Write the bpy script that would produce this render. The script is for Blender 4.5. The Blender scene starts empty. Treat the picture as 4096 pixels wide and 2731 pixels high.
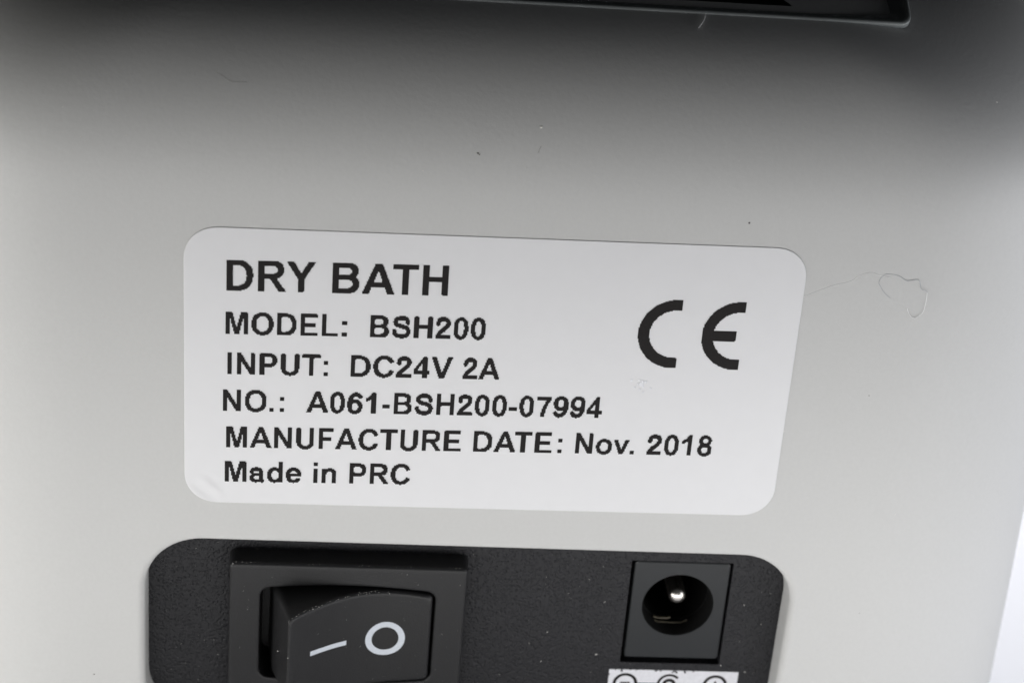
import bpy, bmesh, math, random
import numpy as np
from mathutils import Vector, Matrix

# ---------------------------------------------------------------- units: 1 mm = 0.1 blender unit
S = 0.1
X0, Z0 = 24.5, -56.0                 # centre line of the unit, table height (mm)
def P(x, d, z):                      # x right, d depth into the unit, z up (all mm, label frame) -> world
    return Vector(((x - X0) * S, d * S, (z - Z0) * S))

scene = bpy.context.scene
# ---------------------------------------------------------------- camera
cam_pos = (11.13263298, -142.49495151, 61.29957802)
right = Vector((0.99469555, -0.06712381, 0.07794326))
down = Vector((0.04010335, -0.44471508, -0.89477384))
fwd = Vector((0.09472317, 0.89315334, -0.43966422))
cd = bpy.data.cameras.new('camera')
cd.sensor_width = 36
cd.lens = 69.578
cd.clip_start = 0.1
cd.clip_end = 1000
cam = bpy.data.objects.new('camera', cd)
scene.collection.objects.link(cam)
M = Matrix.Identity(4)
for i in range(3):
    M[i][0] = right[i]; M[i][1] = -down[i]; M[i][2] = -fwd[i]
M.translation = P(*cam_pos)
cam.matrix_world = M
scene.camera = cam
cd.dof.use_dof = True
cd.dof.focus_distance = 16.1
cd.dof.aperture_fstop = 0.38
cd.dof.aperture_blades = 0

# ---------------------------------------------------------------- world + lamps
w = bpy.data.worlds.new('World')
scene.world = w
w.use_nodes = True
bgn = w.node_tree.nodes['Background']
bgn.inputs[0].default_value = (0.9, 0.95, 1.0, 1)
bgn.inputs[1].default_value = 0.009

def area(name, loc, target, sx, sy, power, col=(1, 1, 1), spread=180):
    l = bpy.data.lights.new(name, 'AREA')
    l.shape = 'RECTANGLE'; l.size = sx * S; l.size_y = sy * S
    l.energy = power; l.color = col; l.spread = math.radians(spread)
    o = bpy.data.objects.new(name, l)
    scene.collection.objects.link(o)
    o.location = P(*loc)
    dv = P(*target) - o.location
    o.rotation_euler = dv.to_track_quat('-Z', 'Y').to_euler()
    return o
# low soft boxes standing on the table round the unit, plus a lamp added for the paper: nothing lights it from above
area('softbox_front', (30, -57, -53), (28, 0, -36), 230, 32, 960, (1, 0.992, 0.975))
area('softbox_left', (-150, -38, -42), (0, 5, -36), 110, 24, 1550, (1, 0.99, 0.96))
area('softbox_right', (142, -20, -11), (66, 10, -18), 120, 44, 450, (0.93, 0.95, 1.0))
area('added_backdrop_lamp', (135, 235, -5), (98, 50, -56), 110, 50, 3500, (0.95, 0.96, 1.0), 120)  # added out of view to brighten the paper beside the unit

scene.view_settings.view_transform = 'Standard'
scene.view_settings.look = 'None'
scene.view_settings.exposure = 0
scene.view_settings.gamma = 1

# ---------------------------------------------------------------- materials
def mat(name, col, rough=0.5, metal=0.0, spec=0.5, bump=None, mottle=None, trans=0.0, coat=0.0):
    """bump: list of (scale, strength, distance, kind); mottle: (scale, amount)"""
    m = bpy.data.materials.new(name); m.use_nodes = True
    nt = m.node_tree; b = nt.nodes['Principled BSDF']
    b.inputs['Base Color'].default_value = (*col, 1)
    b.inputs['Roughness'].default_value = rough
    b.inputs['Metallic'].default_value = metal
    b.inputs['Specular IOR Level'].default_value = spec
    b.inputs['Transmission Weight'].default_value = trans
    b.inputs['Coat Weight'].default_value = coat
    tc = nt.nodes.new('ShaderNodeTexCoord')
    prev = None
    for sc, st, dist, kind in (bump or []):
        if kind == 'noise':
            t = nt.nodes.new('ShaderNodeTexNoise'); t.inputs['Scale'].default_value = sc
            t.inputs['Detail'].default_value = 3; out = t.outputs['Fac']
        elif kind == 'pits':
            t = nt.nodes.new('ShaderNodeTexVoronoi'); t.inputs['Scale'].default_value = sc
            t.feature = 'SMOOTH_F1'
            r = nt.nodes.new('ShaderNodeMapRange'); r.inputs['From Min'].default_value = 0.05
            r.inputs['From Max'].default_value = 0.45
            nt.links.new(t.outputs['Distance'], r.inputs['Value']); out = r.outputs['Result']
        nt.links.new(tc.outputs['Object'], t.inputs['Vector'])
        bp = nt.nodes.new('ShaderNodeBump'); bp.inputs['Strength'].default_value = st
        bp.inputs['Distance'].default_value = dist
        nt.links.new(out, bp.inputs['Height'])
        if prev: nt.links.new(prev.outputs['Normal'], bp.inputs['Normal'])
        prev = bp
    if prev: nt.links.new(prev.outputs['Normal'], b.inputs['Normal'])
    if mottle:
        t = nt.nodes.new('ShaderNodeTexNoise'); t.inputs['Scale'].default_value = mottle[0]
        t.inputs['Detail'].default_value = 4
        nt.links.new(tc.outputs['Object'], t.inputs['Vector'])
        r = nt.nodes.new('ShaderNodeMapRange')
        r.inputs['From Min'].default_value = 0.3; r.inputs['From Max'].default_value = 0.7
        r.inputs['To Min'].default_value = 1 - mottle[1]; r.inputs['To Max'].default_value = 1 + mottle[1]
        nt.links.new(t.outputs['Fac'], r.inputs['Value'])
        mx = nt.nodes.new('ShaderNodeVectorMath'); mx.operation = 'SCALE'
        mx.inputs[0].default_value = col
        nt.links.new(r.outputs['Result'], mx.inputs['Scale'])
        nt.links.new(mx.outputs['Vector'], b.inputs['Base Color'])
    return m

M_shell = mat('shell_plastic', (0.60, 0.60, 0.59), 0.48, bump=[(26, 0.11, 0.01, 'noise'), (70, 0.12, 0.004, 'noise'), (2.0, 0.05, 0.02, 'noise')], mottle=(30, 0.014))
M_panel = mat('panel_plastic', (0.012, 0.012, 0.0145), 0.5, spec=0.36, bump=[(42, 0.65, 0.011, 'pits'), (90, 0.5, 0.009, 'noise')], mottle=(25, 0.14))
M_bezel = mat('switch_plastic', (0.0125, 0.0125, 0.0135), 0.45, spec=0.38, bump=[(90, 0.35, 0.006, 'noise')], mottle=(60, 0.08))
M_rock = mat('rocker_plastic', (0.012, 0.012, 0.013), 0.42, spec=0.38, bump=[(80, 0.35, 0.006, 'noise')], mottle=(50, 0.05))
M_jack = mat('jack_plastic', (0.017, 0.019, 0.021), 0.4, spec=0.42, bump=[(60, 0.08, 0.004, 'noise')], mottle=(20, 0.05))
M_dark = mat('dark_cavity_plastic', (0.012, 0.012, 0.012), 0.6)
M_bore = mat('socket_bore_plastic', (0.006, 0.006, 0.006), 0.8, spec=0.1)
M_paper = mat('label_paper', (0.80, 0.80, 0.815), 0.42, bump=[(14, 0.05, 0.01, 'noise')], mottle=(6, 0.008))
M_ink = mat('label_ink', (0.008, 0.006, 0.006), 0.6, spec=0.22, mottle=(60, 0.15))
M_white = mat('white_print', (0.62, 0.66, 0.72), 0.45, mottle=(80, 0.06))
M_pol = mat('polarity_print_white', (0.74, 0.74, 0.78), 0.5, mottle=(30, 0.05))
M_steel = mat('nickel_plating', (0.88, 0.84, 0.78), 0.3, metal=1.0)
M_brass = mat('contact_spring_metal', (0.55, 0.50, 0.40), 0.3, metal=1.0)
M_rim = mat('lid_rim_plastic', (0.25, 0.27, 0.27), 0.38, bump=[(12, 0.15, 0.02, 'noise')], mottle=(8, 0.08))
M_block = mat('heating_block_metal', (0.05, 0.055, 0.055), 0.4, metal=0.4)
M_table = mat('white_paper_sweep', (0.86, 0.86, 0.89), 0.7, bump=[(6, 0.1, 0.01, 'noise')])
M_fpale = mat('pale_fibre', (0.95, 0.95, 0.95), 0.5)
M_fdark = mat('dark_fibre', (0.40, 0.42, 0.46), 0.6)
M_dust_highlight = mat('dust_and_highlight_flake', (0.82, 0.80, 0.76), 0.7)  # real dust, also the highlight flecks on the switch
M_grime = mat('grime_fleck', (0.09, 0.085, 0.075), 0.8)
M_residue = mat('glue_residue', (0.83, 0.84, 0.88), 0.15, spec=0.8)
M_smudge = mat('faint_smudge', (0.48, 0.48, 0.47), 0.6)

# a corner of the sticker was pressed down with a few creases: relief only, round that corner
def crease(m, c, rad, ang):
    nt = m.node_tree; b = nt.nodes['Principled BSDF']
    tc = nt.nodes.new('ShaderNodeTexCoord')
    sub = nt.nodes.new('ShaderNodeVectorMath'); sub.operation = 'SUBTRACT'; sub.inputs[1].default_value = c
    nt.links.new(tc.outputs['Object'], sub.inputs[0])
    ln = nt.nodes.new('ShaderNodeVectorMath'); ln.operation = 'LENGTH'; nt.links.new(sub.outputs[0], ln.inputs[0])
    mr = nt.nodes.new('ShaderNodeMapRange'); mr.inputs['From Min'].default_value = rad; mr.inputs['From Max'].default_value = 0
    nt.links.new(ln.outputs['Value'], mr.inputs['Value'])
    dt = nt.nodes.new('ShaderNodeVectorMath'); dt.operation = 'DOT_PRODUCT'; dt.inputs[1].default_value = (math.sin(ang), 0, math.cos(ang))
    nt.links.new(sub.outputs[0], dt.inputs[0])
    ml = nt.nodes.new('ShaderNodeMath'); ml.operation = 'MULTIPLY'; ml.inputs[1].default_value = 42
    nt.links.new(dt.outputs['Value'], ml.inputs[0])
    no = nt.nodes.new('ShaderNodeMath'); no.operation = 'SINE'
    nt.links.new(ml.outputs[0], no.inputs[0])
    mu = nt.nodes.new('ShaderNodeMath'); mu.operation = 'MULTIPLY'
    nt.links.new(no.outputs[0], mu.inputs[0]); nt.links.new(mr.outputs['Result'], mu.inputs[1])
    bp = nt.nodes.new('ShaderNodeBump'); bp.inputs['Strength'].default_value = 1.0; bp.inputs['Distance'].default_value = 0.006
    nt.links.new(mu.outputs[0], bp.inputs['Height'])
    old = b.inputs['Normal'].links[0].from_socket
    nt.links.new(old, bp.inputs['Normal']); nt.links.new(bp.outputs['Normal'], b.inputs['Normal'])
crease(M_paper, P(2.1, -0.1, -23.5), 0.17, math.radians(42))

# ---------------------------------------------------------------- object helpers
def link(name, me, material, parent=None, smooth=True, angle=None):
    o = bpy.data.objects.new(name, me)
    scene.collection.objects.link(o)
    if material: me.materials.append(material)
    if smooth:
        me.polygons.foreach_set('use_smooth', [True] * len(me.polygons))
        if angle is not None: me.set_sharp_from_angle(angle=math.radians(angle))
    if parent:
        o.parent = parent
        o.matrix_parent_inverse = Matrix.Translation(-parent.location) if parent.parent is None else Matrix.Identity(4)
    return o

def mesh(name, verts, faces, material, parent=None, smooth=True, angle=None, fix=True):
    me = bpy.data.meshes.new(name)
    me.from_pydata([tuple(v) for v in verts], [], faces)
    if fix:
        bm = bmesh.new(); bm.from_mesh(me)
        bmesh.ops.recalc_face_normals(bm, faces=bm.faces)
        bm.to_mesh(me); bm.free()
    me.update()
    return link(name, me, material, parent, smooth, angle)

def tag(o, **k):
    for a, b in k.items(): o[a] = b
    return o

def rrect(x0, x1, z0, z1, r, n=10, k=2.0):
    """rounded rectangle, counter clockwise, 4*(n+1) points"""
    pts = []
    for cx, cz, a0 in ((x1 - r, z1 - r, 0), (x0 + r, z1 - r, 90), (x0 + r, z0 + r, 180), (x1 - r, z0 + r, 270)):
        for i in range(n + 1):
            a = math.radians(a0 + 90 * i / n); c, s = math.cos(a), math.sin(a)
            pts.append((cx + r * math.copysign(abs(c) ** (2 / k), c), cz + r * math.copysign(abs(s) ** (2 / k), s)))
    return pts

def loft(loops, cap_last=False, cap_first=False):
    n = len(loops[0]); verts = []; faces = []
    for L in loops: verts += L
    for a in range(len(loops) - 1):
        for i in range(n):
            j = (i + 1) % n
            faces.append((a * n + i, a * n + j, (a + 1) * n + j, (a + 1) * n + i))
    if cap_last: faces.append(tuple(range((len(loops) - 1) * n, len(loops) * n)))
    if cap_first: faces.append(tuple(range(n))[::-1])
    return verts, faces

def fill_loops(loops2d, to3d):
    """flat triangulated region bounded by several loops (first outer, rest holes)"""
    bm = bmesh.new(); es = []
    for L in loops2d:
        vs = [bm.verts.new(to3d(*p)) for p in L]
        for i in range(len(vs)): es.append(bm.edges.new((vs[i], vs[(i + 1) % len(vs)])))
    bmesh.ops.triangle_fill(bm, use_beauty=True, use_dissolve=False, edges=es, normal=(0, -1, 0))
    bm.verts.index_update()
    v = [x.co.copy() for x in bm.verts]; f = [tuple(q.index for q in fc.verts) for fc in bm.faces]
    bm.free()
    return v, f

def merge(*vf):
    V, F = [], []
    for v, f in vf:
        o = len(V); V += [Vector(q) for q in v]; F += [tuple(i + o for i in q) for q in f]
    return V, F

# ================================================================ the unit
bath = bpy.data.objects.new('dry_bath', None)
scene.collection.objects.link(bath)
bath.location = P(X0, 60, Z0)
bpy.context.view_layer.update()
tag(bath, label='pale grey plastic dry bath seen from behind with white rating label and black switch panel', category='dry bath')

# ---------------- shell: rear profile (vertical, then curving forward at the top)
ZF = 1.0; RC = 16.5
prof = []                            # (inset, z, tilt)
th, e, z, s, ds = 0.0, 0.0, ZF, 0.0, 0.1
prof.append((0.0, ZF))
while th < math.radians(86):
    kk = min(1.0, s / 6.0); kap = kk * kk * (3 - 2 * kk) / RC
    th += kap * ds; e += math.sin(th) * ds; z += math.cos(th) * ds; s += ds
    prof.append((e, z))
E_END, Z_END = prof[-1]
def inset_at(z):
    if z <= ZF: return 0.0
    for i in range(1, len(prof)):
        if prof[i][1] >= z:
            a, b = prof[i - 1], prof[i]
            return a[0] + (b[0] - a[0]) * (z - a[1]) / (b[1] - a[1])
    return E_END
HW, RCO, DEP = 53.0, 21.0, 125.0     # half width, corner radius, body depth
NR, NC, NS = 56, 26, 12
def section(e, z):
    W = HW + 0.02 * (-z) - e * 0.95
    r = RCO + e * 0.25
    pts = []
    xs = W - r
    K = 2.25
    def corner(cx, cy, sx, sy, flip):
        q = []
        for i in range(1, NC):
            a = math.pi / 2 * i / NC; c, s_ = math.cos(a) ** (2 / K), math.sin(a) ** (2 / K)
            q.append((cx + sx * r * (s_ if not flip else c), cy + sy * r * (c if not flip else s_)))
        return q
    for i in range(NR + 1):          # rear, left to right
        pts.append((-xs + 2 * xs * i / NR, e))
    pts += corner(xs, e + r, 1, -1, False)
    y1 = DEP - e
    for i in range(NS + 1): pts.append((W, e + r + (y1 - r - e - r) * i / NS))
    pts += corner(xs, y1 - r, 1, 1, True)
    for i in range(NR + 1): pts.append((xs - 2 * xs * i / NR, y1))
    pts += corner(-xs, y1 - r, -1, 1, False)
    for i in range(NS + 1): pts.append((-W, y1 - r - (y1 - r - e - r) * i / NS))
    pts += corner(-xs, e + r, -1, -1, True)
    return [(x + X0, y, z) for x, y in pts]
rows = []
for k in range(9):                   # rounded bottom edge
    a = math.pi / 2 * k / 8
    rows.append((3 * (1 - math.sin(a)), Z0 + 1.5 + 3 * (1 - math.cos(a))))
zz = Z0 + 4.5
grid = [zz + (ZF - zz) * i / 44 for i in range(1, 45)]
rows += [(0.0, q) for q in grid]
rows += prof[5::5]
if rows[-1] != prof[-1]: rows.append(prof[-1])
rows.append((E_END + 3, Z_END + 0.15)); rows.append((E_END + 6, Z_END + 0.2))
loops = [[P(*q) for q in section(e, z)] for e, z in rows]
V, F = loft(loops, cap_last=True, cap_first=True)
# opening high on the curve: its frame covers the cut edge
def on_shell_mm(px, py):
    D = 4096 / 2352; f = 7916.4156
    v = right * ((px * D - 2048) / f) + down * ((py * D - 1365.5) / f) + fwd
    o = Vector(cam_pos); p = o + v * (-o.y / v.y)
    while p.y < inset_at(p.z) - 1e-3 and p.y < 30: p += v * 0.0004
    return p
pc = on_shell_mm(2096, 62)
OX1 = pc.x; OX0 = 2 * X0 - OX1
OS0 = min(range(len(prof)), key=lambda k: abs(prof[k][1] - pc.z)) * ds
OS1 = OS0 + 8.5
zr0 = prof[int((OS0 + 0.8) / ds)][1]; zr1 = prof[min(int((OS1 - 0.8) / ds), len(prof) - 1)][1]
def in_opening(f):
    return all(rows[q // n][0] > 0 and zr0 < rows[q // n][1] < zr1 and (q % n) <= NR and OX0 + 0.7 < (V[q].x / S + X0) < OX1 - 0.7 for q in f if q // n < len(rows))
# opening for the socket recess: drop the grid cells round it and fill up to the recess edge
RX0, RX1, RZ0, RZ1, RR = -3.08, 52.55, -48.0, -28.62, 4.9
xs = HW - RCO
n = len(loops[0])
flat = [i for i, (e, z) in enumerate(rows) if e == 0.0 and z < 0]
i0 = max(i for i in flat if rows[i][1] < RZ0 - 1.2); i1 = min(i for i in flat if rows[i][1] > RZ1 + 1.2)
cols = [i for i in range(NR + 1)]
colx = [-xs + 2 * xs * i / NR + X0 for i in cols]
j0 = max(i for i in cols if colx[i] < RX0 - 2.0); j1 = min(i for i in cols if colx[i] > RX1 + 2.0)
F = [f for f in F if not (len(f) == 4 and all((i0 <= (q // n) <= i1) and (j0 <= (q % n) <= j1) for q in f))]
F = [f for f in F if not (len(f) == 4 and in_opening(f))]
border = [(i0, j) for j in range(j0, j1)] + [(i, j1) for i in range(i0, i1)] + [(i1, j) for j in range(j1, j0, -1)] + [(i, j0) for i in range(i1, i0, -1)]
bl = []
for (i, j) in border:
    q = V[i * n + j]; bl.append((q.x / S + X0, q.z / S + Z0))
FR = 0.62                            # fillet radius of the recess edge
def rec(off, d):
    return [P(x, d, z) for x, z in rrect(RX0 - off, RX1 + off, RZ0 - off, RZ1 + off, RR + off, 14, 2.05)]
ring0 = rrect(RX0 - 1.3, RX1 + 1.3, RZ0 - 1.3, RZ1 + 1.3, RR + 1.3, 14, 2.05)
fl = fill_loops([bl, ring0], lambda x, z: P(x, 0, z))
wl = [rec(1.3, 0), rec(FR + 0.25, 0)]
for k in range(0, 9):
    a = math.pi / 2 * k / 8
    wl.append(rec(FR * (1 - math.sin(a)), FR * (1 - math.cos(a))))
wl.append(rec(-0.05, 2.2)); wl.append(rec(-0.08, 4.0))
V2, F2 = merge((V, F), fl, loft(wl))
me = bpy.data.meshes.new('shell')
me.from_pydata([tuple(v) for v in V2], [], F2)
bm = bmesh.new(); bm.from_mesh(me)
bmesh.ops.remove_doubles(bm, verts=bm.verts, dist=0.0005)
bmesh.ops.recalc_face_normals(bm, faces=bm.faces)
bm.to_mesh(me); bm.free()
shell = link('shell', me, M_shell, bath)

# surface point seen through a photo pixel (only used here to place dust and threads lying on the shell)
def on_shell(px, py, lift=0.0):
    """px,py in 2352-wide picture units -> point lying on the rear of the shell"""
    p = on_shell_mm(px, py)
    return P(p.x, p.y - lift, p.z)

# ---------------- black socket panel
PD = 2.6
BX0, BX1, BZ0, BZ1 = 3.98, 24.27, -45.05, -30.92      # switch bezel
AX0, AX1, AZ0, AZ1 = 6.65, 21.6, -42.55, -33.45     # aperture (ends), bowed top and bottom
JX0, JX1, JZ0, JZ1 = 38.7, 47.74, -41.66, -30.9     # jack slot
outer = rrect(RX0 - 0.5, RX1 + 0.5, RZ0 - 0.5, RZ1 + 0.5, RR + 0.5, 12)
hole1 = rrect(BX0 + 1.2, BX1 - 1.2, BZ0 + 1.2, BZ1 - 1.2, 0.5, 3)
hole2 = rrect(JX0, JX1, JZ0, JZ1, 0.12, 3)
pv = fill_loops([outer, hole1, hole2], lambda x, z: P(x, PD, z))
def back(L, d0, d1, taper=0.0):
    return loft([[P(x, d0, z) for x, z in L], [P(x, d1, z) for x, z in L]])
v, f_ = merge(pv, back(hole2, PD, PD + 2.5), back(hole1, PD, PD + 2.5))
mesh('socket_panel', v, f_, M_panel, bath, smooth=False)
# dark inside behind the panel
mesh('panel_backing', *fill_loops([rrect(JX0 - 1, JX1 + 1, JZ0 - 1, JZ1 + 1, .3, 3), [(43.27 + 3.05 * math.cos(2 * math.pi * i / 40), -35.52 + 3.05 * math.sin(2 * math.pi * i / 40)) for i in range(40)]], lambda x, z: P(x, PD + 2.4, z)), M_dark, bath, smooth=False)

# ---------------- rocker switch
def barrel(x0, x1, z0, z1, bow, r, n=8, m=40):
    """rounded rectangle whose long sides bow outwards; same number of points whatever the size"""
    pts = []; zc = (z0 + z1) / 2; xc = (x0 + x1) / 2; hx = (x1 - x0) / 2
    def bx(x): return bow * (1 - ((x - xc) / hx) ** 2)
    def arc(cx, cz, a0):
        for i in range(n + 1):
            a = math.radians(a0 + 90 * i / n)
            pts.append((cx + r * math.cos(a), cz + r * math.sin(a)))
    arc(x1 - r, z1 - r, 0)
    for i in range(1, m): pts.append((x1 - r - (hx * 2 - 2 * r) * i / m, z1))
    arc(x0 + r, z1 - r, 90)
    for i in range(1, m): pts.append((x0, z1 - r - (z1 - z0 - 2 * r) * i / m))
    arc(x0 + r, z0 + r, 180)
    for i in range(1, m): pts.append((x0 + r + (hx * 2 - 2 * r) * i / m, z0))
    arc(x1 - r, z0 + r, 270)
    for i in range(1, m): pts.append((x1, z0 + r + (z1 - z0 - 2 * r) * i / m))
    return [(x, z + (bx(x) if z > zc else -bx(x)) * min(1, abs(z - zc) / ((z1 - z0) / 2 - r))) for x, z in pts]
BF = 0.4                                            # depth of the bezel front
def bez(off, d): return [P(x, d, z) for x, z in barrel(BX0 - off, BX1 + off, BZ0 - off, BZ1 + off, 0.0, 0.55 + max(off, -0.3))]
def ape(off, d): return [P(x, d, z) for x, z in barrel(AX0 - off, AX1 + off, AZ0 - off, AZ1 + off, 0.48, 0.75 + off)]
bl_ = [bez(0.12, PD + 0.02), bez(0.10, PD - 0.1)]
for k in range(7):
    a = math.pi / 2 * k / 6
    bl_.append(bez(-0.32 * (1 - math.cos(a)), BF + 0.32 * (1 - math.sin(a))))
bl_.append(bez(-0.6, BF))
bl_.append(ape(0.3, BF))
for k in range(5):
    a = math.pi / 2 * k / 4
    bl_.append(ape(0.16 * (1 - math.sin(a)), BF + 0.16 * (1 - math.cos(a))))
bl_.append(ape(-0.05, BF + 4.5))
switch = mesh('power_switch', *loft(bl_, cap_last=True), M_bezel, bath, smooth=True, angle=50)
# rocker
RP = [(9.0, -4.0), (9.3, -3.85), (10.8, -2.78), (12.0, -1.97), (13.3, -1.2), (14.6, -0.6), (15.9, -0.17), (17.2, 0.10), (18.5, 0.2), (19.8, 0.2), (21.6, 0.15)]
def rp(x):
    if x <= RP[0][0]: return RP[0][1]
    for a in range(len(RP) - 1):
        if RP[a + 1][0] >= x:
            (xa, ya), (xb, yb) = RP[a], RP[a + 1]
            t = (x - xa) / (xb - xa)
            ma = (RP[a + 1][1] - RP[a - 1][1]) / (RP[a + 1][0] - RP[a - 1][0]) if a > 0 else (yb - ya) / (xb - xa)
            mb = (RP[a + 2][1] - ya) / (RP[a + 2][0] - xa) if a + 2 < len(RP) else (yb - ya) / (xb - xa)
            h = xb - xa
            return (2*t**3-3*t*t+1)*ya + (t**3-2*t*t+t)*h*ma + (-2*t**3+3*t*t)*yb + (t**3-t*t)*h*mb
    return RP[-1][1]
ZC = (AZ0 + AZ1) / 2
def rock(lx, off, drop):
    """outline of the rocker face: left side at lx, inset off; drop below the face"""
    L = barrel(lx + off, 21.38 - off * 0.8, AZ0 + 0.18 + off, AZ1 - 0.18 - off, 0.48, 0.45)
    return [(x, rp(x) + drop, z) for x, z in L]
lowl = [(x, 4.2, z) for x, z in barrel(7.35, 21.42, AZ0 + 0.1, AZ1 - 0.1, 0.48, 0.6)]
mid = [(x, max(0.9, 0.9), z) for x, z in barrel(7.75, 21.42, AZ0 + 0.1, AZ1 - 0.1, 0.48, 0.55)]
RL = [lowl, mid]
top0 = rock(9.12, 0.0, 0.34)
RL.append([tuple((1 - 0.5) * a + 0.5 * b for a, b in zip(p, q)) for p, q in zip(mid, top0)])
for k in range(7):
    a = math.pi / 2 * k / 6
    RL.append(rock(9.12, 0.34 * (1 - math.cos(a)), 0.34 * (1 - math.sin(a))))
RL.append(rock(9.12, 0.5, 0.0))
fc = rock(9.12, 0.5, 0.0)
for s_ in (0.8, 0.6, 0.4, 0.2, 0.0):
    RL.append([(x, d, ZC + (z - ZC) * s_) for x, d, z in fc])
mesh('rocker', *loft([[P(*q) for q in L] for L in RL]), M_rock, switch, angle=60)

def strip_on_rocker(x0, x1, z, t, name):
    V = []; F = []; N = 14
    for i in range(N + 1):
        x = x0 + (x1 - x0) * i / N
        V += [P(x, rp(x) - 0.03, z - t / 2), P(x, rp(x) - 0.03, z + t / 2)]
        if i: F.append((2 * i - 2, 2 * i, 2 * i + 1, 2 * i - 1))
    return mesh(name, V, F, M_white, switch)
strip_on_rocker(11.07, 14.12, -37.93, 0.46, 'on_mark')
V = []; F = []; N = 72
for i in range(N):
    a = 2 * math.pi * i / N
    for r in (1.72, 1.45, 1.17):
        x = 17.47 + r * math.cos(a); z = -38.03 + r * math.sin(a)
        V.append(P(x, rp(x) - 0.03, z))
    j = (i + 1) % N
    for q in (0, 1): F.append((3 * i + q, 3 * j + q, 3 * j + q + 1, 3 * i + q + 1))
mesh('off_mark', V, F, M_white, switch)

# ---------------- power socket
JF = 2.72
FX0, FX1, FZ0, FZ1 = 39.02, 47.55, -41.2, -31.02
HX, HZ, HR = 43.27, -35.52, 3.1
def jr(off, d): return [P(x, d, z) for x, z in rrect(FX0 + off, FX1 - off, FZ0 + off, FZ1 - off, 0.30, 11)]
def circ(r, d, N=48, cx=HX, cz=HZ): return [P(cx + r * math.cos(2 * math.pi * i / N), d, cz + r * math.sin(2 * math.pi * i / N)) for i in range(N)]
def circ2(r, N=48): return [(HX + r * math.cos(2 * math.pi * i / N), HZ + r * math.sin(2 * math.pi * i / N)) for i in range(N)]
side = loft([jr(0, PD + 2.3), jr(0, JF + 0.15), jr(0.05, JF + 0.04), jr(0.15, JF)])
face = fill_loops([rrect(FX0 + 0.15, FX1 - 0.15, FZ0 + 0.15, FZ1 - 0.15, 0.30, 11), circ2(HR + 0.1)], lambda x, z: P(x, JF, z))
bore = loft([circ(HR + 0.1, JF), circ(HR, JF + 0.1), circ(HR - 0.1, JF + 8), circ(HR - 0.1, JF + 16)], cap_last=True)
v, f_ = merge(side, face)
jack = mesh('power_socket', v, f_, M_jack, bath, angle=40)
mesh('socket_bore', *bore, M_bore, jack, angle=60)
# centre pin with a domed tip and a split
pin = [circ(0.78, 18, 28, 43.45, -35.5)] + [circ(0.78 * math.cos(a), 4.4 - 0.6 * math.sin(a), 28, 43.45, -35.5) for a in [math.pi / 2 * k / 8 for k in range(8)]]
mesh('centre_pin', *loft(pin, cap_last=True), M_steel, jack)
# sprung contact: bent leaf low in the bore
def leaf(pts, w, t=0.12):
    V = []; F = []
    for i, (x, d, z) in enumerate(pts):
        V += [P(x, d - w / 2, z), P(x, d + w / 2, z), P(x, d + w / 2, z - t), P(x, d - w / 2, z - t)]
        if i:
            a = 4 * (i - 1); b = 4 * i
            for q in range(4): F.append((a + q, b + q, b + (q + 1) % 4, a + (q + 1) % 4))
    F.append((0, 1, 2, 3)); F.append(tuple(4 * (len(pts) - 1) + q for q in range(4)))
    return V, F
mesh('contact_spring', *merge(leaf([(41.7, 4.2, -38.12), (42.0, 4.2, -38.25), (43.2, 4.2, -38.29), (44.1, 4.2, -38.27), (44.6, 4.2, -38.0)], 0.12, .07),
                              leaf([(41.6, 4.6, -37.9), (42.0, 4.6, -38.02), (42.9, 4.6, -38.04), (43.1, 4.6, -37.92)], 0.3, .1)), M_brass, jack, smooth=False)

# ---------------- polarity print under the socket
pol = mesh('polarity_print', *fill_loops([[(37.84, -47.2), (49.63, -47.2), (49.63, -42.43), (45.5, -42.42), (41.2, -42.42), (37.84, -42.43)]], lambda x, z: P(x, PD - 0.03, z)), M_pol, bath, smooth=False)
def ringseg(cx, cz, r0, r1, a0=0, a1=360, N=48, d=PD - 0.045):
    V = []; F = []
    for i in range(N + 1):
        a = math.radians(a0 + (a1 - a0) * i / N)
        V += [P(cx + r0 * math.cos(a), d, cz + r0 * math.sin(a)), P(cx + r1 * math.cos(a), d, cz + r1 * math.sin(a))]
        if i: F.append((2 * i - 2, 2 * i, 2 * i + 1, 2 * i - 1))
    return V, F
def bar(x0, x1, z0, z1, d=PD - 0.045): return [P(x0, d, z0), P(x1, d, z0), P(x1, d, z1), P(x0, d, z1)], [(0, 1, 2, 3)]
CZ = -43.93
sym = merge(ringseg(39.4, CZ, 0.84, 1.12), bar(38.95, 39.85, CZ - 0.02, CZ + 0.16),
            bar(40.51, 42.31, CZ - .12, CZ + .10),
            ringseg(43.42, CZ, 0.88, 1.12, 42, 318), ringseg(43.42, CZ, 0.3, 0.62),
            bar(44.03, 46.52, CZ - .12, CZ + .10), ringseg(47.62, CZ, 0.84, 1.12),
            bar(47.53, 47.71, CZ - .45, CZ - .1), bar(47.53, 47.71, CZ + .1, CZ + .45), bar(47.17, 48.07, CZ - .1, CZ + .1))
mesh('polarity_symbol', *sym, M_ink, pol, smooth=False, fix=False)
random.seed(4)
V = []; F = []
def blot(cx, cz, rx, rz, d, N=9, rnd=random):
    o = len(V)
    for i in range(N):
        a = 2 * math.pi * i / N; k = rnd.uniform(0.5, 1.15)
        V.append(P(cx + rx * k * math.cos(a), d, cz + rz * k * math.sin(a)))
    F.append(tuple(range(o, o + N)))
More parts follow.
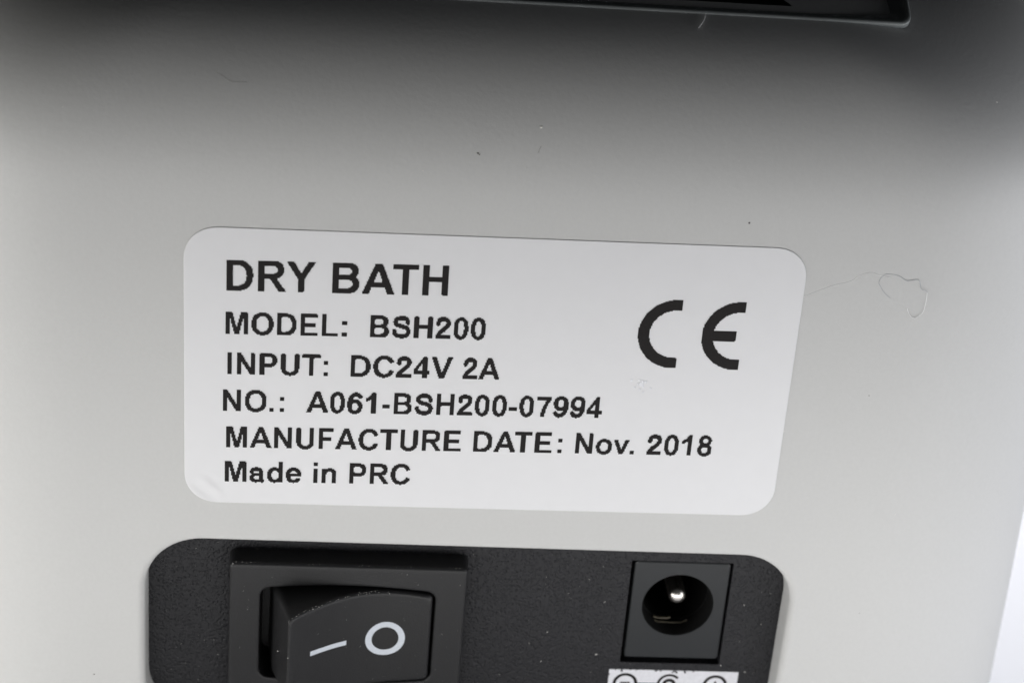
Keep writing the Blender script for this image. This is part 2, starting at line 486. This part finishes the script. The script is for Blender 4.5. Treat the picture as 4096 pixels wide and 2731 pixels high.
for cx, cz, rx, rz in ((38.4, -42.45, .07, .1), (38.95, -42.5, .16, .12), (39.0, -42.62, .1, .07), (39.75, -42.44, .1, .06), (40.3, -42.45, .08, .06),
                       (42.1, -42.47, .2, .1), (42.5, -42.47, .13, .08), (43.75, -42.5, .2, .12), (44.0, -42.6, .14, .12), (43.6, -42.62, .12, .06), (44.7, -42.52, .16, .16),
                       (44.75, -42.7, .09, .08), (45.5, -42.46, .12, .07), (37.86, -43.0, .06, .12)):
    blot(cx, cz, rx, rz, PD - 0.038)
mesh('print_chip', V, F, M_panel, pol, smooth=False, fix=False)['kind'] = 'stuff'

# ================================================================ rating label
ALF = math.radians(0.5)              # the sticker sits a touch crooked on the shell
def LB(x, z, d): return P(x * math.cos(ALF) - z * math.sin(ALF), d, x * math.sin(ALF) + z * math.cos(ALF))
LT = 0.06
def lr(off, d): return [LB(x, z, d) for x, z in rrect(off, 49.42 - off, -24.79 + off, -off, 2.75 - off, 14, 2.1)]
v, f_ = merge(loft([lr(0, 0.03), lr(0, -LT + 0.03), lr(0.03, -LT)]), fill_loops([rrect(0.03, 49.39, -24.76, -0.03, 2.72, 14, 2.1)], lambda x, z: LB(x, z, -LT)))
lab = mesh('rating_label', v, f_, M_paper, bath, angle=30)

# bold grotesque capitals drawn as shapes, printed on a 300 dpi dot grid like the real thermal print
def gR(x0, y0, x1, y1): return lambda X, Y: (X >= x0) & (X <= x1) & (Y >= y0) & (Y <= y1)
def gE(cx, cy, rx, ry, k=2.25): return lambda X, Y: (np.abs((X - cx) / rx) ** k + np.abs((Y - cy) / ry) ** k) <= 1
def gP(*p):
    def f(X, Y):
        ins = np.zeros(X.shape, bool); n_ = len(p)
        for i in range(n_):
            (x1, y1), (x2, y2) = p[i], p[(i + 1) % n_]
            if y1 == y2: continue
            c = ((Y >= min(y1, y2)) & (Y < max(y1, y2))) & (X < (x2 - x1) * (Y - y1) / (y2 - y1) + x1)
            ins ^= c
        return ins
    return f
def gS(w_, *p):
    pts = []
    n_ = len(p)
    for i in range(n_ - 1):          # catmull-rom
        p0 = p[max(i - 1, 0)]; p1 = p[i]; p2 = p[i + 1]; p3 = p[min(i + 2, n_ - 1)]
        for t in np.linspace(0, 1, 6, endpoint=False):
            pts.append(tuple(0.5 * (2 * p1[k] + (p2[k] - p0[k]) * t + (2 * p0[k] - 5 * p1[k] + 4 * p2[k] - p3[k]) * t * t + (3 * p1[k] - p0[k] - 3 * p2[k] + p3[k]) * t ** 3) for k in (0, 1)))
    pts.append(p[-1])
    def f(X, Y):
        m = np.zeros(X.shape, bool)
        for (x1, y1), (x2, y2) in zip(pts[:-1], pts[1:]):
            dx, dy = x2 - x1, y2 - y1; L2 = dx * dx + dy * dy + 1e-9
            t = np.clip(((X - x1) * dx + (Y - y1) * dy) / L2, 0, 1)
            m |= (X - x1 - t * dx) ** 2 + (Y - y1 - t * dy) ** 2 <= (w_ / 2) ** 2
        return m
    return f
def U(*a): return lambda X, Y: np.logical_or.reduce([q(X, Y) for q in a])
def Dif(a, b): return lambda X, Y: a(X, Y) & ~b(X, Y)
def And(a, b): return lambda X, Y: a(X, Y) & b(X, Y)
BIG = 5000
six = U(Dif(gE(281, 237, 240, 249), gE(283, 230, 100, 125)), gS(140, (452, 565), (400, 628), (310, 648), (200, 600), (130, 480), (108, 340), (112, 250)))
G = {
 'A': (722, Dif(gP((0, 0), (287, 716), (440, 716), (722, 0), (561, 0), (500, 163), (214, 163), (155, 0)), gP((259, 284), (456, 284), (357, 552)))),
 'B': (722, Dif(U(gR(73, 0, 430, 716 - 300), gR(73, 330, 420, 716), gE(420, 525, 216, 191), gE(428, 208, 238, 208)),
              U(gR(218, 428, 385, 597), And(gE(385, 513, 105, 84), gR(385, 0, BIG, 716)), gR(218, 121, 400, 313), And(gE(400, 217, 116, 96), gR(400, 0, BIG, 716))))),
 'C': (722, Dif(Dif(gE(378, 358, 332, 370), gE(382, 358, 182, 245)), gP((400, 358), (521, 468), (700, 514), (900, 514), (900, 210), (700, 212), (531, 263)))),
 'D': (722, Dif(U(gR(73, 0, 340, 716), And(gE(340, 358, 342, 358), gR(340, 0, BIG, 716))), U(gR(218, 121, 330, 595), And(gE(330, 358, 202, 237), gR(330, 0, BIG, 716))))),
 'E': (667, U(gR(73, 0, 218, 716), gR(73, 595, 604, 716), gR(73, 305, 567, 425), gR(73, 0, 618, 121))),
 'F': (611, U(gR(74, 0, 218, 716), gR(74, 595, 565, 716), gR(74, 303, 494, 424))),
 'H': (722, U(gR(73, 0, 218, 716), gR(503, 0, 648, 716), gR(73, 313, 648, 438))),
 'I': (278, gR(68, 0, 213, 716)),
 'L': (611, U(gR(77, 0, 222, 716), gR(77, 0, 575, 121))),
 'M': (833, gP((71, 716), (288, 716), (417, 228), (545, 716), (762, 716), (762, 0), (628, 0), (628, 564), (486, 0), (347, 0), (205, 564), (205, 0), (71, 0))),
 'N': (722, gP((73, 716), (214, 716), (507, 238), (507, 716), (641, 716), (641, 0), (497, 0), (208, 467), (208, 0), (73, 0))),
 'O': (778, Dif(gE(389, 358, 346, 370), gE(389, 358, 196, 246))),
 'P': (667, Dif(U(gR(73, 0, 218, 716), gR(73, 267, 400, 716), gE(400, 491, 225, 225)), U(gR(218, 388, 385, 595), And(gE(385, 491, 92, 104), gR(385, 0, BIG, 716))))),
 'R': (722, U(Dif(U(gR(73, 0, 218, 716), gR(73, 302, 440, 716), gE(440, 509, 222, 207)), U(gR(218, 422, 415, 595), And(gE(415, 508, 98, 87), gR(415, 0, BIG, 716)))), gP((335, 310), (480, 320), (716, 0), (541, 0)))),
 'S': (667, gS(140, (538, 500), (510, 590), (430, 645), (325, 652), (195, 622), (140, 530), (180, 445), (280, 402), (400, 368), (515, 315), (555, 220), (520, 120), (430, 68), (325, 62), (200, 88), (130, 155), (110, 225))),
 'T': (611, U(gR(21, 595, 590, 716), gR(233, 0, 378, 716))),
 'U': (722, U(gR(72, 250, 217, 716), gR(500, 250, 645, 716), And(Dif(gE(358, 255, 287, 267), gE(358, 262, 141, 150)), gR(0, -20, 722, 262)))),
 'V': (667, gP((0, 716), (157, 716), (337, 186), (511, 716), (665, 716), (409, 0), (254, 0))),
 'Y': (667, gP((0, 716), (167, 716), (334, 438), (501, 716), (667, 716), (407, 300), (407, 0), (261, 0), (261, 300))),
 '0': (556, Dif(gE(275, 357, 236, 363, 2.4), gE(275, 357, 98, 248))),
 '1': (556, gP((393, 0), (256, 0), (256, 505), (170, 440), (70, 400), (70, 520), (190, 590), (282, 719), (393, 719))),
 '2': (556, U(And(gS(142, (112, 490), (135, 595), (205, 645), (285, 648), (385, 620), (432, 530), (395, 420), (290, 310), (170, 200), (110, 90)), gR(0, 20, 600, 760)), gR(30, 0, 511, 128))),
 '4': (556, Dif(gP((312, 716), (430, 716), (430, 264), (516, 264), (516, 144), (430, 144), (430, 0), (295, 0), (295, 144), (10, 144), (10, 262)), gP((133, 264), (295, 264), (295, 508)))),
 '6': (556, six), '9': (556, lambda X, Y: six(555 - X, 713 - Y)),
 '7': (556, gP((41, 704), (512, 704), (512, 603), (410, 450), (340, 250), (311, 0), (172, 0), (200, 220), (265, 410), (352, 577), (41, 577))),
 '8': (556, Dif(U(gE(277, 527, 208, 192), gE(277, 206, 240, 218)), U(gE(277, 523, 80, 82), gE(277, 206, 102, 100)))),
 '-': (333, gR(42, 192, 291, 328)), '.': (278, gR(71, 0, 208, 137)), ':': (333, U(gR(98, 0, 235, 137), gR(98, 382, 235, 519))),
 'a': (556, U(gS(132, (108, 362), (150, 440), (265, 462), (370, 430), (400, 340), (402, 150), (435, 40)), And(Dif(gE(250, 150, 215, 162), gE(278, 155, 100, 68)), gR(0, -20, 402, 320)))),
 'd': (611, U(Dif(gE(275, 259, 235, 271), gE(298, 259, 112, 158)), gR(402, 0, 540, 716))),
 'e': (556, U(Dif(Dif(gE(280, 259, 248, 271), gE(280, 259, 110, 165)), gR(380, 150, 620, 218)), gR(120, 215, 515, 306))),
 'i': (278, U(gR(71, 0, 208, 519), gR(71, 589, 208, 716))),
 'n': (611, U(gR(66, 0, 203, 519), gR(412, 0, 549, 330), And(Dif(gE(345, 315, 204, 215), gE(320, 300, 93, 118)), gR(60, 300, 700, 540)))),
 'o': (611, Dif(gE(306, 259, 266, 271), gE(306, 259, 127, 158))),
 'v': (556, gP((214, 0), (5, 519), (149, 519), (247, 254), (275, 165), (304, 254), (403, 519), (544, 519), (337, 0))),
}
DPI = 0.0847
def grid_mesh(mask, x0, z0, name, rot=0.011):
    """dots -> merged rectangles lying on the sticker (mask rows go downwards from z0)"""
    h, wd = mask.shape; V = []; F = []; open_ = {}
    def emit(a, b, r0, r1):
        o = len(V)
        for (u, v_) in ((a, r1), (b, r1), (b, r0), (a, r0)):
            x = x0 + u * DPI; z = z0 - v_ * DPI
            V.append(LB(x, z + (x - x0) * rot, -LT - 0.02))
        F.append((o, o + 1, o + 2, o + 3))
    for r in range(h + 1):
        runs = set()
        if r < h:
            row = np.concatenate([[0], mask[r].astype(int), [0]]); dd = np.diff(row)
            runs = set(zip(np.where(dd == 1)[0].tolist(), np.where(dd == -1)[0].tolist()))
        for k in list(open_):
            if k not in runs: emit(k[0], k[1], open_.pop(k), r)
        for k in runs: open_.setdefault(k, r)
    o = mesh(name, V, F, M_ink, lab, smooth=False, fix=False)
    return o
def text_mask(seglist, cap, base_z, x_left, x_right, top):
    """seglist: (text, xstart, xend) in mm, measured to the ink"""
    Wd = int((x_right - x_left) / DPI) + 2; Hh = int(top / DPI) + 3
    SSn = 3
    xs_ = x_left + (np.arange(Wd * SSn) + .5) / SSn * DPI
    zs_ = (top - (np.arange(Hh * SSn) + .5) / SSn * DPI)
    X, Z = np.meshgrid(xs_, zs_)
    acc = np.zeros(X.shape, bool)
    em = cap / 716.0
    inkl = {}
    xx = np.linspace(-20, 900, 461); yy = np.linspace(-20, 740, 191); GX, GY = np.meshgrid(xx, yy)
    for txt, a, b in seglist:
        adv = 0; pos = []
        for i, ch in enumerate(txt):
            if ch == ' ': adv += 278; continue
            if i and txt[i - 1] + ch == 'AT': adv -= 74
            pos.append((ch, adv)); adv += G[ch][0]
        def ext(ch):
            cols_ = np.where(G[ch][1](GX, GY).any(0))[0]; return xx[cols_[0]], xx[cols_[-1]]
        l = ext(pos[0][0])[0]; r = pos[-1][1] + ext(pos[-1][0])[1]
        k = (b - a) / (r - l)
        for ch, p_ in pos:
            acc |= G[ch][1]((X - a) / k + l - p_, Z / em)
    m = acc.reshape(Hh, SSn, Wd, SSn).mean((1, 3)) > 0.5
    return m
def line(segs, cap, z):
    a = min(s_[1] for s_ in segs)
    for t_, x0_, x1_ in segs:
        m = text_mask([(t_, x0_, x1_)], cap, 0, x0_ - 0.17, x1_ + 0.2, cap * 1.06)
        grid_mesh(m, x0_ - 0.17, z + cap * 1.06 + (x0_ - a) * 0.011, 'printed_word' if len(t_) > 1 else 'printed_punctuation')
line([('DRY', 3.32, 10.28), ('BATH', 11.6, 20.78)], 2.62, -5.37)
line([('MODEL', 3.27, 12.13), (':', 12.47, 12.85), ('BSH200', 14.73, 23.98)], 1.95, -9.22)
line([('INPUT', 3.44, 10.86), (':', 11.13, 11.5), ('DC24V', 13.3, 21.5), ('2A', 22.36, 25.37)], 1.93, -12.79)
line([('NO', 3.1, 6.61), ('.', 6.84, 7.2), (':', 7.68, 8.04), ('A061-BSH200-07994', 9.8, 34.02)], 1.95, -16.17)
line([('MANUFACTURE', 3.37, 22.56), ('DATE', 23.62, 30.12), (':', 30.64, 31.0), ('Nov', 32.1, 36.6), ('.', 36.69, 37.04), ('2018', 38.1, 43.56)], 1.95, -19.55)
line([('Made', 3.28, 9.54), ('in', 10.55, 12.43), ('PRC', 13.52, 18.55)], 1.93, -22.77)
# the two-letter conformity mark
u = 6.13 / 20
Wd = int(9.2 / DPI); Hh = int(6.3 / DPI)
SSn = 3
X, Z = np.meshgrid((np.arange(Wd * SSn) + .5) / SSn * DPI / u, (np.arange(Hh * SSn) + .5) / SSn * DPI / u)
def cring(cx, xr):
    r = np.hypot(X - cx, Z - 10)
    return (r <= 10) & (r >= 6.95) & (X <= xr)
def cend(cx, xr): return (X >= cx) & (X <= xr) & (((Z >= 0) & (Z <= 3.1)) | ((Z >= 16.95) & (Z <= 20)))
acc = cring(10, 10) | cend(10, 10.95) | cring(27, 27) | cend(27, 27.95) | ((X >= 19) & (X <= 26.2) & (Z >= 8.55) & (Z <= 11.5))
mk = acc.reshape(Hh, SSn, Wd, SSn).mean((1, 3)) > 0.5
cut = int(14 * u / DPI)
grid_mesh(mk[:, :cut], 36.31, -4.86, 'conformity_mark_letter', rot=0.0)
grid_mesh(mk[:, cut:], 36.31 + cut * DPI, -4.86, 'conformity_mark_letter', rot=0.0)

# glue residue and specks on the sticker
V = []; F = []
rnd = random.Random(8)
for i in range(20):
    px, py = rnd.gauss(1474, 9), rnd.gauss(879, 8)
    p = on_shell(px, py); blot_c = (p.x / S + X0, p.z / S + Z0)
    o = len(V); N = 7
    for k in range(N):
        a = 2 * math.pi * k / N; q = rnd.uniform(0.05, 0.16)
        V.append(P(blot_c[0] + q * math.cos(a), -LT - 0.02 - 0.0, blot_c[1] + q * math.sin(a)))
    V.append(P(blot_c[0], -LT - 0.04, blot_c[1]))
    for k in range(N): F.append((o + k, o + (k + 1) % N, o + N))
res = mesh('glue_residue', V, F, M_residue, lab, smooth=False)
res['kind'] = 'stuff'

# ================================================================ opening in the curved top of the rear
def surf(x, s_, h):
    k = min(max(s_ / ds, 0.0), len(prof) - 1.001); a = int(k); t = k - a
    e0, z0 = prof[a]; e1, z1 = prof[a + 1]; L = math.hypot(e1 - e0, z1 - z0)
    ny, nz = -(z1 - z0) / L, (e1 - e0) / L
    return P(x, e0 + (e1 - e0) * t + ny * h, z0 + (z1 - z0) * t + nz * h)
def orr(off, h, r=0.9):
    pts = []
    L = rrect(OX0 + off, OX1 - off, OS0 + off, OS1 - off, max(r - off * 0.4, 0.35), 6)
    m = len(L)
    for i in range(m):               # long sides subdivided so that they follow the curve
        (x0_, s0_), (x1_, s1_) = L[i], L[(i + 1) % m]
        q = 24 if i in (6, 13, 20, 27) else 1
        for k in range(q): pts.append(surf(x0_ + (x1_ - x0_) * k / q, s0_ + (s1_ - s0_) * k / q, h))
    return pts
ol = [orr(0.0, -0.4), orr(0.02, 0.06), orr(0.10, 0.16), orr(0.26, 0.18), orr(0.5, 0.10), orr(0.9, -0.12), orr(1.5, -0.5), orr(1.75, -0.8), orr(1.8, -7.0)]
opening = mesh('rear_opening', *loft(ol), M_rim, bath, angle=60)
fv = []; ff = []
for k in range(13):
    q = OS0 + 1.5 + (OS1 - OS0 - 3.0) * k / 12
    fv += [surf(OX0 + 1.5, q, -6.0), surf(OX1 - 1.5, q, -6.0)]
    if k: ff.append((2 * k - 2, 2 * k - 1, 2 * k + 1, 2 * k))
mesh('opening_floor', fv, ff, M_block, opening, smooth=False)
# hinge barrel inside, near the right end
hb = []
for k in range(2):
    x = OX1 - 3.0 - 4.2 * k
    c = surf(x, OS0 + 4.2, -1.6)
    hb.append([c + Vector((0, 0.9 * S * math.cos(2 * math.pi * i / 20), 0.9 * S * math.sin(2 * math.pi * i / 20))) for i in range(20)])
mesh('hinge_barrel', *loft(hb, cap_last=True, cap_first=True), M_rim, opening, angle=40)

# ================================================================ dust on the unit, and painted highlight flecks on the switch
def flakes(name, spots, material, parent, seed):
    rnd = random.Random(seed); V = []; F = []
    for (c, r) in spots:
        o = len(V); N = 6; a0 = rnd.uniform(0, 6)
        sx = rnd.uniform(0.6, 1.4)
        for k in range(N):
            a = a0 + 2 * math.pi * k / N; q = r * rnd.uniform(0.6, 1.2)
            V.append(c + Vector((q * sx * math.cos(a) * S, -0.02 * S, q * math.sin(a) * S)))
        V.append(c + Vector((0, -0.8 * r * S, 0)))
        for k in range(N): F.append((o + k, o + (k + 1) % N, o + N))
    o = mesh(name, V, F, material, parent, smooth=False); o['kind'] = 'stuff'
    return o
rnd = random.Random(21)
sp = []
for x, z, r in ((36.5, -40.9, .09), (31.9, -38.6, .055), (30.4, -39.9, .03), (31.6, -41.8, .05), (28.0, -43.3, .03), (50.2, -42.4, .07), (49.2, -35.2, .04), (40.2, -33.6, .03),
                (36.7, -35.3, .04), (33.4, -34.5, .03), (35.1, -33.0, .03), (49.3, -39.1, .03), (47.9, -41.75, .06), (36.2, -42.8, .035), (51.0, -37.2, .035), (2.1, -41.0, .03), (1.0, -31.0, .035), (3.0, -41.9, .04)):
    sp.append((P(x, PD, z), r))
for i in range(110): sp.append((P(rnd.uniform(-2.5, 51.5), PD, rnd.uniform(-45, -30)), rnd.choice((.012, .015, .02, .028))))
sp = [q for q in sp if not (BX0 < q[0].x / S + X0 < BX1) and not (JX0 < q[0].x / S + X0 < JX1 and q[0].z / S + Z0 > JZ0)]
for i in range(70):
    x = rnd.uniform(BX0 + .5, BX1 - .5); z = rnd.uniform(-44.5, -31.4)
    if AX0 - .3 < x < AX1 + .3 and z < AZ1 + .8:
        if x > 9.6 and x < 21: sp.append((P(x, rp(x), min(z, -34.2)), rnd.choice((.01, .014, .02))))
    else: sp.append((P(x, BF, z), rnd.choice((.01, .015, .022))))
sp += [(P(9.2, -3.9, -37.5), .045), (P(8.3, -1.5, -38.5), .05)]
for i in range(90):  # pale flecks stand in for the glossy highlight along the rocker's upper edge
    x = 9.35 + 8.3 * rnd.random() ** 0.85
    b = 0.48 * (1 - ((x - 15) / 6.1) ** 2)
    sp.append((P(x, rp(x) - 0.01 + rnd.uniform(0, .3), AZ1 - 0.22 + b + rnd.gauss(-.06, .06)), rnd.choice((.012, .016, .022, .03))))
for i in range(16): sp.append((P(BX0 + .15 + abs(rnd.gauss(0, .35)), BF + 0.1, BZ1 - .12 - abs(rnd.gauss(0, .3))), rnd.choice((.012, .018, .024))))  # highlight on the bezel corner, likewise drawn as pale flecks
for i in range(26): sp.append((P(rnd.uniform(BX0, BX1), BF + rnd.uniform(.05, .3), BZ1 - .02), rnd.choice((.01, .016, .022))))  # highlight along the bezel's top edge, drawn as pale flecks
flakes('dust_and_highlight', sp, M_dust_highlight, bath, 3)
# flecks on the shell
sp = [(on_shell(x, y), r) for x, y, r in ((1243, 292, .10), (972, 392, .05), (2056, 1181, .045), (970, 265, .04), (1697, 370, .03), (1667, 480, .04), (2290, 235, .05), (290, 311, .07), (186, 314, .05), (1310, 378, .02), (1950, 480, .03), (145, 246, .05), (1800, 990, .05))]
flakes('pale_fleck', sp, M_dust_highlight, bath, 5)
sp = [(on_shell(x, y), r) for x, y, r in ((1098, 352, .08), (1101, 355, .06), (1721, 512, .085), (216, 1547, .07), (1996, 908, .045), (591, 1259, .035), (1974, 1407, .05), (830, 1159, .05), (1210, 385, .02))]
flakes('dark_fleck', sp, M_grime, bath, 6)

# ---------------- stray fibres lying on the shell
def fibre(pix, r, material, label, lift=0.03, seed=1):
    pts = [on_shell(x, y, lift) for x, y in pix]
    cu = bpy.data.curves.new('lint_fibre', 'CURVE'); cu.dimensions = '3D'
    sp_ = cu.splines.new('NURBS'); sp_.points.add(len(pts) - 1)
    for q, p_ in zip(sp_.points, pts): q.co = (*p_, 1)
    sp_.use_endpoint_u = True; sp_.order_u = 3
    cu.bevel_depth = r * S; cu.bevel_resolution = 1; cu.resolution_u = 6
    tmp = bpy.data.objects.new('tmp', cu); scene.collection.objects.link(tmp)
    dg = bpy.context.evaluated_depsgraph_get()
    me_ = bpy.data.meshes.new_from_object(tmp.evaluated_get(dg))
    bpy.data.objects.remove(tmp)
    me_.materials.clear()
    me_.name = 'lint_fibre'
    o = link('lint_fibre', me_, material)
    tag(o, label=label, category='fibre')
    return o
def z3(x, y): return ((3000 + x / 1.96) / 1.7415, (900 + y / 1.96) / 1.7415)
fibre([z3(*q) for q in ((415, 565), (520, 525), (680, 465), (760, 455), (820, 430), (850, 400), (950, 365), (1000, 395), (1100, 412))], 0.018, M_fpale, 'pale thread running right from the upper right edge of the white label', lift=0.004)
fibre([z3(*q) for q in ((1100, 572), (1050, 535), (1020, 475), (1005, 450), (1035, 400), (1075, 380), (1170, 395), (1210, 430), (1240, 440), (1320, 423), (1335, 450), (1338, 508), (1385, 512), (1390, 530))], 0.016, M_fdark, 'dark curled hair on the grey shell right of the white label', lift=0.006)
fibre([z3(*q) for q in ((1390, 530), (1384, 590), (1370, 640), (1360, 685), (1320, 715), (1290, 738), (1245, 705), (1232, 655))], 0.02, M_fpale, 'pale hook shaped thread just below the dark curled hair', lift=0.004)
fibre([(497, 167), (512, 174), (525, 185), (535, 190), (552, 188), (568, 190)], 0.015, M_smudge, 'short grey wavy hair on the dark upper left of the shell', lift=0.004)
fibre([(1243, 336), (1238, 345), (1236, 352)], 0.025, M_smudge, 'tiny straight grey hair near the middle of the shell above the label', lift=0.004)
fibre([(1603, 62), (1612, 52), (1618, 40), (1621, 30)], 0.035, M_fpale, 'short pale lint hanging off the edge of the lid rim', lift=0.3)

# ================================================================ setting: white paper sweep
pts = []
for i in range(0, 3): pts.append((-420 + i * 400, 0))
cx, cr = 420, 180
for k in range(13):
    a = math.pi / 2 * k / 12
    pts.append((cx + cr * math.sin(a), cr * (1 - math.cos(a))))
pts.append((cx + cr, 700))
V = []; F = []
for i, (y, h) in enumerate(pts):
    V += [P(-700, y, Z0 + h), P(760, y, Z0 + h)]
    if i: F.append((2 * i - 2, 2 * i - 1, 2 * i + 1, 2 * i))
sw = mesh('table_paper', V, F, M_table)
tag(sw, kind='structure', label='white paper table surface curving up behind the unit')
